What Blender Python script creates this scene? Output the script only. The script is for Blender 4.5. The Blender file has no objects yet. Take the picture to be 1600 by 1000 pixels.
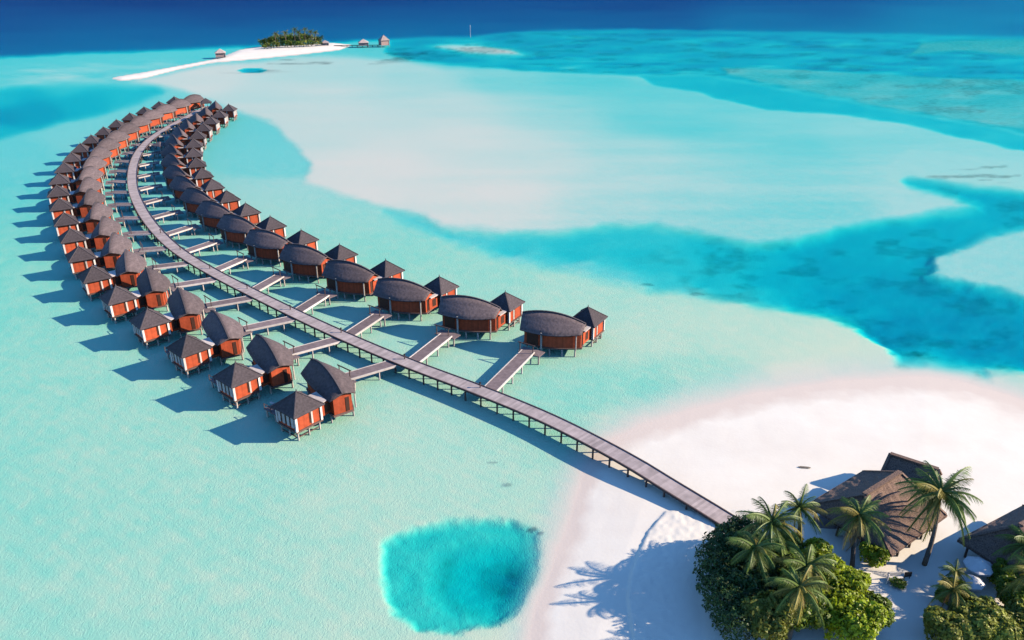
import bpy, math, random
import numpy as np
from mathutils import Vector, Matrix

random.seed(7)
rng = np.random.default_rng(7)
S = bpy.context.scene
COL = S.collection
R = math.radians

# ------------------------------------------------------------------ camera
F, H, PITCH = 1250.0, 65.0, math.atan(577 / 1250.0)
cam_d = bpy.data.cameras.new('camera')
cam = bpy.data.objects.new('camera', cam_d)
COL.objects.link(cam)
cam.location = (0, 0, H)
cam.rotation_euler = (math.pi / 2 - PITCH, 0, 0)
cam_d.sensor_width = 36
cam_d.lens = 36 * F / 1600
cam_d.clip_start = 1
cam_d.clip_end = 60000
S.camera = cam

# ------------------------------------------------------------------ light
SUN_EL = 26.0
world = bpy.data.worlds.new('World')
S.world = world
world.use_nodes = True
wn = world.node_tree.nodes
bg = wn['Background']
sky = wn.new('ShaderNodeTexSky')
sky.sky_type = 'NISHITA'
sky.sun_disc = False
sky.sun_elevation = R(SUN_EL)
sky.sun_rotation = R(90)
sky.air_density = 1.25
sky.dust_density = 0.0
sky.ozone_density = 10.0
world.node_tree.links.new(sky.outputs[0], bg.inputs[0])
bg.inputs[1].default_value = 0.125

sun_d = bpy.data.lights.new('sun', 'SUN')
sun_d.energy = 4.9
sun_d.angle = R(0.5)
sun_d.color = (1.0, 0.82, 0.63)
sun = bpy.data.objects.new('sun', sun_d)
COL.objects.link(sun)
sun.rotation_euler = (0, R(90 - SUN_EL), 0)
sun.location = (100, 0, 120)

S.view_settings.view_transform = 'Standard'
S.view_settings.look = 'None'
S.view_settings.gamma = 1
S.view_settings.use_curve_mapping = False
S.view_settings.exposure = 0.72
S.render.engine = 'CYCLES'
S.cycles.use_denoising = True
S.cycles.max_bounces = 6
S.cycles.diffuse_bounces = 0
S.cycles.transparent_max_bounces = 16
S.cycles.caustics_reflective = False
S.cycles.caustics_refractive = False


# ------------------------------------------------------------------ helpers
def G(px, py, z=0.0):
    """survey point: ground position (metres) of a spot at height z"""
    x = (px - 800) / F
    y = -(py - 500) / F
    dy = math.cos(PITCH) + y * math.sin(PITCH)
    dz = -math.sin(PITCH) + y * math.cos(PITCH)
    t = (z - H) / dz
    return np.array((x * t, dy * t))


def survey(X, Y):
    """inverse of G at z = 0, for the chart on which the sea bed is drawn"""
    d = np.maximum(Y * math.cos(PITCH) + H * math.sin(PITCH), 5)
    u = Y * math.sin(PITCH) - H * math.cos(PITCH)
    return 800 + F * X / d, 500 - F * u / d


def sm(a, b, x):
    t = np.clip((x - a) / (b - a), 0, 1)
    return t * t * (3 - 2 * t)


def _hash(ix, iy, seed):
    n = (ix * 374761393 + iy * 668265263 + seed * 1442695041) & 0xFFFFFFFF
    n = ((n ^ (n >> 13)) * 1274126177) & 0xFFFFFFFF
    return ((n ^ (n >> 16)) & 0xFFFF) / 65535.0


def vnoise(x, y, seed=0):
    x = np.asarray(x, float)
    y = np.asarray(y, float)
    ix = np.floor(x).astype(np.int64)
    iy = np.floor(y).astype(np.int64)
    fx = x - ix
    fy = y - iy
    fx = fx * fx * (3 - 2 * fx)
    fy = fy * fy * (3 - 2 * fy)
    a = _hash(ix, iy, seed)
    b = _hash(ix + 1, iy, seed)
    c = _hash(ix, iy + 1, seed)
    d = _hash(ix + 1, iy + 1, seed)
    return (a * (1 - fx) + b * fx) * (1 - fy) + (c * (1 - fx) + d * fx) * fy


def fbm(x, y, seed=0, oct=4):
    s = 0
    a = 0.5
    for k in range(oct):
        s = s + a * (vnoise(x, y, seed + k) - 0.5)
        x = x * 2.03
        y = y * 2.03
        a *= 0.5
    return s * 2


class MB:
    """collects pieces of one mesh"""

    def __init__(self):
        self.v = []
        self.f = []

    def add(self, vs, fs):
        o = len(self.v)
        self.v += [tuple(p) for p in vs]
        self.f += [tuple(i + o for i in q) for q in fs]
        return self

    def box(self, x0, x1, y0, y1, z0, z1):
        return self.add([(x0, y0, z0), (x1, y0, z0), (x1, y1, z0), (x0, y1, z0),
                         (x0, y0, z1), (x1, y0, z1), (x1, y1, z1), (x0, y1, z1)],
                        [(3, 2, 1, 0), (4, 5, 6, 7), (0, 1, 5, 4), (1, 2, 6, 5), (2, 3, 7, 6), (3, 0, 4, 7)])

    def bar(self, p, q, w, h):
        p = Vector(p)
        q = Vector(q)
        d = (q - p).normalized()
        s = d.cross(Vector((0, 0, 1)))
        s = s.normalized() if s.length > 1e-4 else Vector((1, 0, 0))
        u = s.cross(d)
        r = [s * (-w / 2) + u * (-h / 2), s * (w / 2) + u * (-h / 2), s * (w / 2) + u * (h / 2), s * (-w / 2) + u * (h / 2)]
        return self.add([p + k for k in r] + [q + k for k in r],
                        [(0, 1, 2, 3), (7, 6, 5, 4), (0, 4, 5, 1), (1, 5, 6, 2), (2, 6, 7, 3), (3, 7, 4, 0)])

    def tube(self, pts, rads, n=8):
        pts = [Vector(p) for p in pts]
        o = len(self.v)
        for i, p in enumerate(pts):
            d = (pts[min(i + 1, len(pts) - 1)] - pts[max(i - 1, 0)]).normalized()
            s = d.cross(Vector((0, 1, 0)))
            s = s.normalized() if s.length > 1e-3 else Vector((1, 0, 0))
            t = d.cross(s)
            for k in range(n):
                a = 2 * math.pi * k / n
                self.v.append(tuple(p + (s * math.cos(a) + t * math.sin(a)) * rads[i]))
        for i in range(len(pts) - 1):
            for k in range(n):
                a = o + i * n + k
                b = o + i * n + (k + 1) % n
                self.f.append((a, a + n, b + n, b))
        self.f.append(tuple(o + k for k in range(n)))
        self.f.append(tuple(o + (len(pts) - 1) * n + k for k in reversed(range(n))))
        return self

    def flip_y(self):
        self.v = [(x, -y, z) for x, y, z in self.v]
        self.f = [tuple(reversed(q)) for q in self.f]
        return self

    def mesh(self, name, mat, smooth=False):
        me = bpy.data.meshes.new(name)
        me.from_pydata(self.v, [], self.f)
        if mat is not None:
            me.materials.append(mat)
        if smooth:
            me.polygons.foreach_set('use_smooth', [True] * len(me.polygons))
        me.update()
        return me


def link(name, me, parent=None, loc=(0, 0, 0), rz=0.0):
    o = bpy.data.objects.new(name, me)
    COL.objects.link(o)
    o.location = loc
    o.rotation_euler = (0, 0, rz)
    if parent is not None:
        o.parent = parent
    return o


def tag(o, label, cat, group=None):
    o['label'] = label
    o['category'] = cat
    if group:
        o['group'] = group
    return o


def thing(name, label, cat, loc=(0, 0, 0), rz=0.0, group=None):
    return tag(link(name, None, None, loc, rz), label, cat, group)


def copy_tree(o, parent=None):
    c = o.copy()
    COL.objects.link(c)
    c.parent = parent
    for ch in o.children:
        copy_tree(ch, c)
    return c


ORD = ['first', 'second', 'third', 'fourth', 'fifth', 'sixth', 'seventh', 'eighth', 'ninth', 'tenth', 'eleventh', 'twelfth',
       'thirteenth', 'fourteenth', 'fifteenth', 'sixteenth', 'seventeenth', 'eighteenth', 'nineteenth', 'twentieth',
       'twenty-first', 'twenty-second', 'twenty-third']


# ------------------------------------------------------------------ materials
def mat(name, col, rough=0.7, var=0.12, scale=3.0, bump=0.0, stripes=None, spec=0.3, island=0.0, transl=0.0, stretch=(1, 1, 1)):
    """base colour with two-scale mottling, optional board lines and relief"""
    m = bpy.data.materials.new(name)
    m.use_nodes = True
    nt = m.node_tree
    N = nt.nodes
    L = nt.links
    b = N['Principled BSDF']
    b.inputs['Roughness'].default_value = rough
    b.inputs['Specular IOR Level'].default_value = spec
    tc = N.new('ShaderNodeTexCoord')
    mp = N.new('ShaderNodeMapping')
    mp.inputs['Scale'].default_value = stretch
    L.new(tc.outputs['Object'], mp.inputs[0])
    n1 = N.new('ShaderNodeTexNoise')
    n1.inputs['Scale'].default_value = scale
    n1.inputs['Detail'].default_value = 6
    L.new(mp.outputs[0], n1.inputs[0])
    mr = N.new('ShaderNodeMapRange')
    mr.inputs[1].default_value = 0.25
    mr.inputs[2].default_value = 0.75
    mr.inputs[3].default_value = 1 - var * 2
    mr.inputs[4].default_value = 1 + var * 2
    L.new(n1.outputs[0], mr.inputs[0])
    val = mr.outputs[0]
    oi = N.new('ShaderNodeObjectInfo')
    mo = N.new('ShaderNodeMapRange')
    mo.inputs[3].default_value = 0.80
    mo.inputs[4].default_value = 1.20
    L.new(oi.outputs['Random'], mo.inputs[0])
    mv = N.new('ShaderNodeMath')
    mv.operation = 'MULTIPLY'
    L.new(val, mv.inputs[0])
    L.new(mo.outputs[0], mv.inputs[1])
    val = mv.outputs[0]
    if island:
        ge = N.new('ShaderNodeNewGeometry')
        mi = N.new('ShaderNodeMapRange')
        mi.inputs[3].default_value = 1 - island
        mi.inputs[4].default_value = 1 + island
        L.new(ge.outputs['Random Per Island'], mi.inputs[0])
        mu = N.new('ShaderNodeMath')
        mu.operation = 'MULTIPLY'
        L.new(val, mu.inputs[0])
        L.new(mi.outputs[0], mu.inputs[1])
        val = mu.outputs[0]
    if stripes:
        axis, freq, dark = stripes
        sx = N.new('ShaderNodeSeparateXYZ')
        L.new(tc.outputs['Object'], sx.inputs[0])
        if axis == 'XY':
            ad = N.new('ShaderNodeMath')
            ad.operation = 'ADD'
            L.new(sx.outputs[0], ad.inputs[0])
            L.new(sx.outputs[1], ad.inputs[1])
            src = ad.outputs[0]
        else:
            src = sx.outputs['XYZ'.index(axis)]
        m1 = N.new('ShaderNodeMath')
        m1.operation = 'MULTIPLY'
        m1.inputs[1].default_value = freq
        L.new(src, m1.inputs[0])
        fl = N.new('ShaderNodeMath')
        fl.operation = 'FLOOR'
        L.new(m1.outputs[0], fl.inputs[0])
        wn_ = N.new('ShaderNodeTexWhiteNoise')
        wn_.noise_dimensions = '1D'
        L.new(fl.outputs[0], wn_.inputs[1])
        m2 = N.new('ShaderNodeMapRange')
        m2.inputs[3].default_value = 1 - dark
        m2.inputs[4].default_value = 1 + dark
        L.new(wn_.outputs[0], m2.inputs[0])
        mu = N.new('ShaderNodeMath')
        mu.operation = 'MULTIPLY'
        L.new(val, mu.inputs[0])
        L.new(m2.outputs[0], mu.inputs[1])
        val = mu.outputs[0]
    mx = N.new('ShaderNodeVectorMath')
    mx.operation = 'SCALE'
    mx.inputs[0].default_value = col[:3]
    L.new(val, mx.inputs['Scale'])
    L.new(mx.outputs[0], b.inputs['Base Color'])
    if bump:
        bp = N.new('ShaderNodeBump')
        bp.inputs['Strength'].default_value = bump
        bp.inputs['Distance'].default_value = 0.1
        L.new(n1.outputs[0], bp.inputs['Height'])
        L.new(bp.outputs[0], b.inputs['Normal'])
    if transl:
        tr = N.new('ShaderNodeBsdfTranslucent')
        L.new(mx.outputs[0], tr.inputs[0])
        ms = N.new('ShaderNodeMixShader')
        ms.inputs[0].default_value = transl
        L.new(b.outputs[0], ms.inputs[1])
        L.new(tr.outputs[0], ms.inputs[2])
        L.new(ms.outputs[0], N['Material Output'].inputs['Surface'])
    return m


M = {
    'wall': mat('stained_timber', (0.48, 0.088, 0.034), 0.65, 0.10, 1.5, 0.15, ('XY', 3.2, 0.12)),
    'dark_opening': mat('dark_timber', (0.07, 0.03, 0.02), 0.6, 0.1, 3),  # also serves as the painted shade of the villa entrance recess
    'roof_main': mat('weathered_shingle', (0.128, 0.100, 0.102), 0.85, 0.16, 2.2, 0.5, ('Z', 4.5, 0.10)),
    'roof_pav': mat('slate_shingle', (0.075, 0.062, 0.068), 0.8, 0.16, 2.5, 0.5, ('Z', 4.5, 0.10)),
    'cap': mat('ridge_capping', (0.10, 0.085, 0.09), 0.8, 0.1, 3),
    'white': mat('white_paint', (0.78, 0.75, 0.70), 0.5, 0.05, 2),
    'shutter': mat('grey_white_paint', (0.60, 0.58, 0.55), 0.6, 0.08, 2),
    'canvas': mat('white_canvas', (0.80, 0.78, 0.74), 0.8, 0.04, 1.5),
    'pale_roof': mat('pale_felt', (0.62, 0.56, 0.52), 0.8, 0.1, 2),
    'pile': mat('bleached_pile', (0.50, 0.46, 0.40), 0.8, 0.15, 4),
    'beam': mat('dark_beam', (0.16, 0.10, 0.085), 0.7, 0.12, 3),
    'deck': mat('deck_boards', (0.21, 0.165, 0.165), 0.8, 0.12, 1.2, 0.1, ('XY', 5, 0.08)),
    'walkway': mat('walkway_boards', (0.35, 0.30, 0.29), 0.8, 0.10, 0.8, 0.1),
    'edge': mat('pale_edge_beam', (0.66, 0.60, 0.55), 0.7, 0.08, 2),
    'kerb': mat('dark_kerb', (0.10, 0.07, 0.065), 0.7, 0.1, 3),
    'thatch': mat('thatch', (0.20, 0.135, 0.105), 0.95, 0.30, 9, 0.9, None, stretch=(1, 1, 0.35)),
    'bark': mat('palm_bark', (0.17, 0.135, 0.105), 0.9, 0.2, 6, 0.6),
    'frond': mat('palm_frond', (0.14, 0.215, 0.04), 0.5, 0.2, 1.2, 0, None, 0.4, 0.25, 0.25),
    'frond_y': mat('yellow_palm_frond', (0.30, 0.26, 0.05), 0.55, 0.2, 1.2, 0, None, 0.4, 0.25, 0.25),
    'frond_dry': mat('dry_palm_frond', (0.33, 0.22, 0.10), 0.7, 0.2, 1.2, 0, None, 0.3, 0.2, 0.2),
    'leaf': mat('broad_leaf', (0.17, 0.26, 0.022), 0.45, 0.25, 0.6, 0, None, 0.5, 0.35, 0.4),
    'leaf_lime': mat('lime_leaf', (0.33, 0.43, 0.016), 0.45, 0.22, 0.6, 0, None, 0.5, 0.35, 0.4),
    'leaf_olive': mat('olive_leaf', (0.25, 0.28, 0.04), 0.5, 0.25, 0.6, 0, None, 0.4, 0.35, 0.3),
    'leaf_dark': mat('shaded_hedge_leaf', (0.045, 0.105, 0.022), 0.5, 0.25, 0.8, 0, None, 0.4, 0.3, 0.2),  # shade of the side away from the sun is in this leaf colour
    'rock': mat('coral_rock', (0.16, 0.14, 0.11), 0.9, 0.25, 3, 0.8),
    'hut_roof': mat('pale_thatch', (0.42, 0.34, 0.32), 0.9, 0.15, 1.5),
    'hut_wall': mat('hut_boards', (0.50, 0.36, 0.33), 0.8, 0.12, 1.5),
    'black': mat('black_box', (0.02, 0.02, 0.022), 0.6, 0.1, 3),
}


# ------------------------------------------------------------------ sea bed, beach and water
def poly_sd(px, py, P):
    """signed distance to a closed outline, positive inside"""
    P = np.asarray(P, float)
    d2 = np.full(px.shape, 1e18)
    ins = np.zeros(px.shape, bool)
    n = len(P)
    for i in range(n):
        a = P[i]
        b = P[(i + 1) % n]
        e = b - a
        wx = px - a[0]
        wy = py - a[1]
        t = np.clip((wx * e[0] + wy * e[1]) / max(e @ e, 1e-9), 0, 1)
        d2 = np.minimum(d2, (wx - e[0] * t) ** 2 + (wy - e[1] * t) ** 2)
        c = (a[1] > py) != (b[1] > py)
        with np.errstate(divide='ignore', invalid='ignore'):
            xi = a[0] + (py - a[1]) * e[0] / (e[1] if e[1] else 1e-9)
        ins ^= c & (px < xi)
    return np.where(ins, 1, -1) * np.sqrt(d2)


def idw(px, py, pts, ys=2.2, pw=1.6):
    num = np.zeros(px.shape)
    den = np.zeros(px.shape)
    for x, y, d in pts:
        r2 = (px - x) ** 2 + ((py - y) * ys) ** 2 + 60.0
        w = r2 ** -pw
        num += w * d
        den += w
    return num / den


BASE = [(0, 1000, .54), (300, 1000, .46), (520, 1000, .36), (0, 800, .54), (300, 800, .50), (540, 770, .34), (700, 745, .34),
        (0, 600, .50), (200, 640, .46), (450, 740, .46), (600, 660, .36), (800, 700, .42), (860, 760, .34), (850, 980, .2),
        (0, 450, .55), (0, 300, .68), (40, 240, .62), (110, 215, .5), (250, 300, .55), (350, 320, .35), (330, 230, .55),
        (450, 310, .36), (560, 345, .42), (600, 380, .5), (750, 440, .42), (900, 470, .32), (1000, 530, .26), (1150, 530, .24),
        (1300, 550, .16), (1240, 585, .10), (1010, 605, .60), (1110, 580, .40), (900, 625, .60), (860, 660, .54), (700, 600, .36),
        (560, 480, .36), (1100, 630, .12), (960, 660, .25), (520, 600, .4), (400, 420, .45), (230, 170, .5), (300, 150, .42)]
BANK = [(400, 150, .12), (500, 150, .11), (700, 165, .13), (600, 250, .07), (800, 300, .085), (700, 200, .10), (900, 200, .17),
        (1000, 170, .26), (900, 130, .28), (780, 120, .26), (1100, 190, .26), (1080, 300, .19), (1250, 250, .26), (1300, 330, .24),
        (1000, 250, .15), (1420, 315, .16), (540, 280, .07), (480, 215, .10), (640, 120, .16), (560, 110, .13), (1200, 190, .24),
        (740, 345, .10), (950, 320, .15), (1180, 350, .24), (860, 240, .12), (1350, 215, .20), (330, 125, .08), (500, 95, .12)]
BANKP = [(205, 126), (290, 142), (340, 160), (378, 176), (420, 190), (445, 214), (470, 236), (489, 257), (478, 284), (520, 298), (600, 322),
         (662, 338), (690, 356), (760, 362), (860, 364), (960, 350), (1020, 350), (1100, 366), (1160, 380), (1250, 376),
         (1330, 352), (1400, 345), (1470, 332), (1535, 326), (1490, 305), (1400, 288), (1370, 262), (1420, 232), (1540, 245),
         (1600, 250), (1800, 300), (1800, 290), (1600, 236), (1506, 214), (1412, 193), (1319, 177), (1194, 172), (1100, 148), (1040, 135),
         (960, 122), (820, 112), (700, 108), (640, 96), (560, 88), (470, 86), (400, 95), (330, 100), (280, 110)]
CHAN = [(600, 328), (662, 340), (690, 358), (760, 364), (860, 367), (960, 354), (1020, 353), (1100, 369), (1160, 383), (1250, 378),
        (1330, 355), (1400, 347), (1470, 334), (1535, 324), (1500, 306), (1420, 285), (1560, 300), (1600, 305), (1900, 340),
        (1900, 620), (1600, 573), (1540, 577), (1546, 597), (1500, 591), (1440, 584), (1402, 570), (1390, 545), (1340, 507),
        (1280, 488), (1180, 473), (1080, 461), (960, 440), (900, 425), (800, 408), (700, 374), (640, 352)]
CHAN_D = [(640, 342, .7), (700, 365, .95), (800, 390, 1.15), (900, 395, 1.35), (1000, 400, 1.45), (1000, 370, 1.2), (1150, 400, 1.7),
          (1200, 430, 2.1), (1300, 420, 2.2), (1380, 380, 1.7), (1480, 350, 1.5), (1580, 320, 1.5), (1300, 470, 2.6), (1400, 450, 2.6),
          (1400, 510, 3.3), (1500, 500, 3.0), (1500, 550, 3.4), (1580, 520, 3.0), (1430, 565, 2.6), (1530, 585, 2.0), (1100, 440, 1.6),
          (900, 418, .65), (700, 371, .55), (800, 404, .55), (960, 434, .7), (1080, 455, .9), (1180, 467, 1.3), (1280, 483, 1.9), (1440, 410, 2.0), (1590, 470, 2.4)]
PATCH = [(1900, 300), (1600, 353), (1530, 371), (1462, 398), (1449, 428), (1485, 440), (1560, 457), (1600, 467), (1900, 520)]
BAND = [(1000, 118), (1100, 117), (1194, 133), (1319, 158), (1381, 171), (1475, 186), (1600, 208), (1900, 262), (1900, 300), (1600, 236),
        (1506, 214), (1412, 193), (1319, 178), (1194, 170), (1100, 146), (1020, 132)]
REEF = [(610, 64), (735, 59), (820, 51), (900, 49), (1000, 48), (1200, 52), (1400, 56), (1600, 60), (2000, 70), (2000, 290), (1600, 206),
        (1475, 184), (1381, 169), (1319, 156), (1194, 131), (1100, 115), (1000, 117), (900, 112), (800, 107), (700, 100), (640, 92), (600, 80)]
FLAT = [(1130, 104), (1230, 106), (1330, 112), (1450, 120), (1600, 124), (2000, 140), (2000, 285), (1600, 204), (1475, 182), (1381, 167), (1319, 154),
        (1194, 129), (1140, 116)]
SURF = [(1440, 66), (1500, 61), (1600, 60), (1800, 64), (1800, 100), (1600, 88), (1500, 80), (1420, 86)]
PINK = [(655, 70), (700, 64), (750, 66), (800, 74), (835, 88), (780, 91), (730, 88), (690, 80)]
DEEP = [(-800, 98), (0, 88), (200, 80), (400, 71), (600, 62), (735, 58), (820, 50), (900, 48), (1000, 47), (1200, 51), (1400, 55), (1600, 59), (2400, 75),
        (2400, -900), (-800, -900)]
TROUGH = [(-500, 150), (0, 140), (100, 135), (235, 137), (255, 145), (215, 158), (160, 176), (100, 188), (40, 203), (0, 214), (-500, 320)]
SPIT = [(178, 122), (220, 115), (280, 104), (340, 93), (375, 79), (410, 73), (470, 70), (520, 68), (546, 71), (530, 77), (470, 84), (400, 91),
        (330, 97), (280, 107), (225, 121), (190, 125)]
POND = [(599, 848), (640, 826), (700, 813), (760, 811), (800, 815), (838, 831), (848, 860), (845, 900), (822, 948), (780, 974), (720, 985),
        (650, 982), (617, 960), (602, 930), (595, 890)]
POCKET = [(340, 180), (378, 178), (420, 192), (445, 216), (470, 238), (487, 257), (476, 276), (430, 277), (370, 275), (330, 262), (322, 225)]
BEACH = [(780, 1300), (826, 1000), (846, 930), (876, 850), (896, 780), (912, 735), (944, 694), (1000, 664), (1080, 640), (1160, 617), (1250, 601),
         (1330, 595), (1400, 590), (1450, 586), (1520, 602), (1600, 628), (1800, 690), (2300, 900), (2300, 1900), (780, 1900)]
LEFTSHOAL = [(-600, 108), (0, 102), (120, 100), (230, 96), (330, 88), (320, 98), (230, 114), (180, 126), (100, 131), (0, 134), (-600, 160)]
BERM = [(1040, 806), (1012, 838), (996, 872), (985, 905), (980, 940), (984, 975), (990, 1010), (990, 1200), (1200, 1200), (1200, 806)]


DS = 0.4       # metres of water per chart unit


def bed_height(X, Y):
    px, py = survey(X, Y)
    # frayed outlines: a little drift of the chart coordinates
    wob = 1 + np.clip((py - 100) / 250, 0, 3)
    qx = px + fbm(px / 34, py / 14, 3, 4) * 7 * wob
    qy = py + fbm(px / 34, py / 14, 17, 4) * 2.2 * wob
    coral = np.zeros(px.shape)
    algae = sm(240, 420, py) * .9
    d = idw(qx, qy, BASE) + fbm(px / 160, py / 50, 5, 4) * .02
    d = d * (1 + .22 * fbm(X / 9, Y / 9, 71, 3) * .2)

    def lay(P, val, soft, off=0.0):
        nonlocal d
        k = sm(-soft, soft, poly_sd(qx, qy, P) + off)
        d = d * (1 - k) + val * k
        return k

    d = d * .58
    lay(POCKET, .33, 7)
    far = np.clip((py - 60) / 200, 0.25, 1)
    lay(LEFTSHOAL, .24 + .16 * fbm(px / 50, py / 5, 21, 3), 9)
    k = lay(TROUGH, idw(qx, qy, [(0, 185, 1.75), (60, 175, 1.5), (120, 160, 1.0), (200, 146, .7), (0, 150, .8), (100, 138, .55), (0, 205, 1.0)]), 8)
    kb = lay(BANKP, idw(qx, qy, BANK) * (.74 + .45 * sm(750, 1000, px)) * (1 + .4 * fbm(px / 260, py / 14, 9, 4)), 6)
    kc = lay(CHAN, idw(qx, qy, CHAN_D) * (.80 + .30 * sm(1050, 1350, px)) * (1 + .16 * fbm(px / 40, py / 14, 41, 4)), 13)
    coral = np.maximum(coral, kc * sm(.0, .45, fbm(px / 45, py / 15, 43, 5)) * sm(950, 1120, px) * .40)
    kp = lay(PATCH, .27, 12)
    coral = coral * (1 - kp)
    algae = algae * (1 - np.maximum(kb, kc))
    k = lay(REEF, .98 + .85 * fbm(px / 60, py / 4.5, 31, 5), 4)
    coral = np.maximum(coral, k * sm(.05, .40, fbm(px / 45, py / 4, 77, 5)) * .4)
    k = lay(FLAT, .40 + .2 * fbm(px / 60, py / 8, 33, 4), 3)
    coral = np.maximum(coral * (1 - k), k * (.30 + .30 * sm(-.05, .3, fbm(px / 38, py / 9, 78, 5))))
    k = lay(SURF, .34 + .15 * fbm(px / 30, py / 4, 35, 3), 4)
    coral = np.maximum(coral * (1 - k), k * .45)
    k = lay(PINK, .09 + .08 * fbm(px / 20, py / 3, 36, 3), 6, -2)
    coral = np.maximum(coral * (1 - k), k * sm(-.12, .25, fbm(px / 14, py / 2.5, 79, 4)) * .6)
    lay(BAND, .82 + .25 * fbm(px / 50, py / 9, 37, 3), 3)
    # weedy streaks around the far spit
    w = sm(.10, .32, fbm(px / 70, py / 7, 51, 4)) * sm(14, 4, np.abs(py - (104 - (px - 400) * .075))) * sm(330, 400, px) * sm(900, 640, px)
    coral = np.maximum(coral, w * .8)
    w = sm(.15, .35, fbm(px / 60, py / 5, 52, 4)) * sm(1380, 1450, px) * sm(18, 8, np.abs(py - 268 - (px - 1500) * .05))
    coral = np.maximum(coral, w * .6)
    # small blue hole by the spit
    k = sm(1.15, .75, np.hypot((px - 394) / 21, (py - 110) / 3.0))
    d = d * (1 - k) + 1.1 * k
    # deep sea beyond the reef edge
    deep = idw(qx, qy, [(0, 40, 2.7), (400, 30, 2.7), (800, 30, 2.6), (1200, 25, 2.0), (1600, 20, 1.35), (1600, 0, 1.2), (0, 0, 2.4), (800, 0, 2.4), (1000, 45, 2.6), (1600, 50, 1.7)])
    deep = np.where(py < -5, 2.6, deep)
    lay(DEEP, deep * .9 * (1 + .10 * fbm(px / 120, py / 5, 61, 3)), 6, -1.5)
    # dredged pool in the foreground
    ps = poly_sd(px, py, POND) + fbm(px / 16, py / 12, 44, 4) * 6
    rr = np.hypot((px - 760) / 90, (py - 905) / 62)
    pd = 1.35 + 1.5 * sm(1.25, .1, rr)
    ring = np.hypot((px - 770) / 80, (py - 900) / 58)
    pd = pd + .25 * fbm(px / 22, py / 16, 45, 4)
    k = sm(-9, 13, ps)
    weed = .42 * np.exp(-((ring - .95) / .17) ** 2) * sm(770, 690, px) + .55 * sm(.85, .1, np.hypot((px - 790) / 75, (py - 900) / 48)) * (1 - .75 * np.exp(-((ring - .66) / .11) ** 2) * sm(770, 720, px))
    coral = np.maximum(coral, k * np.clip(weed + .15 * fbm(px / 12, py / 9, 46, 3), 0, .8))
    d = d * (1 - k) + pd * k
    for cx, cy, rx, ry in ((832, 826, 8, 4), (845, 832, 6, 3)):
        coral = np.maximum(coral, sm(1.2, .6, np.hypot((px - cx) / rx, (py - cy) / ry) + .5 * fbm(px / 5, py / 4, 81, 2)) * .95)
    for cx, cy, rx, ry in ((1090, 458, 14, 3), (1010, 443, 12, 2), (790, 757, 10, 3), (770, 722, 9, 2), (1430, 548, 20, 6)):
        coral = np.maximum(coral, sm(1.3, .4, np.hypot((px - cx) / rx, (py - cy) / ry) + .5 * fbm(px / 6, py / 3, 83, 2)) * .7)
    z = -d * DS
    # far spit, above the water
    s = poly_sd(px, py, SPIT)
    z = np.where(s > -3.5, np.maximum(z, np.clip((s + .9) * .20, -.5, 1.1)), z)
    # the near beach
    bx = px + fbm(px / 60, py / 60, 91, 3) * 8
    by = py + fbm(px / 60, py / 60, 92, 3) * 6
    b = poly_sd(bx, by, BEACH)
    slope = np.where(b < 0, b * .0048 * DS, np.minimum(b * .0055, .30 + .0026 * b))
    k = sm(-70, -4, b)
    z = z * (1 - k) + np.maximum(z, np.minimum(slope, 1.0)) * k
    z = np.where(b > -4, np.minimum(slope, 1.0), z)
    on = sm(6, 30, b)
    z = z + on * (.022 * fbm(X / 6, Y / 6, 95, 4))
    # raked, trodden sand behind a low scarp
    bm = poly_sd(px, py, BERM)
    k = sm(-2, 2, bm) * on
    z = z + k * .22 * sm(150, 20, bm) + k * sm(120, 10, bm) * .10 * fbm(X / .55, Y / .55, 96, 3)
    algae = algae * sm(0, -60, b)
    return z, coral, algae


def fan_grid(y0, y1, ny, s, nx, extra):
    """rows spaced by how large they look from the shore end; columns fan out"""
    pys = np.linspace(y0, y1, ny)
    Y = np.array([G(800, p)[1] for p in pys])
    Y = np.concatenate([Y, extra])
    sx = np.linspace(-s, s, nx)
    W = Y * math.cos(PITCH) + H * math.sin(PITCH)
    return W[:, None] * sx[None, :], np.repeat(Y[:, None], nx, 1)


def grid_mesh(name, X, Y, Z, mat_):
    ny, nx = X.shape
    me = bpy.data.meshes.new(name)
    co = np.stack([X, Y, Z], -1).reshape(-1, 3).astype(np.float32)
    i = np.arange(ny * nx).reshape(ny, nx)
    q = np.stack([i[:-1, :-1], i[:-1, 1:], i[1:, 1:], i[1:, :-1]], -1).reshape(-1, 4).astype(np.int32)
    me.vertices.add(len(co))
    me.vertices.foreach_set('co', co.ravel())
    me.loops.add(q.size)
    me.loops.foreach_set('vertex_index', q.ravel())
    me.polygons.add(len(q))
    me.polygons.foreach_set('loop_start', np.arange(len(q), dtype=np.int32) * 4)
    me.polygons.foreach_set('use_smooth', np.ones(len(q), bool))
    me.update(calc_edges=True)
    me.materials.append(mat_)
    return me


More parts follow.
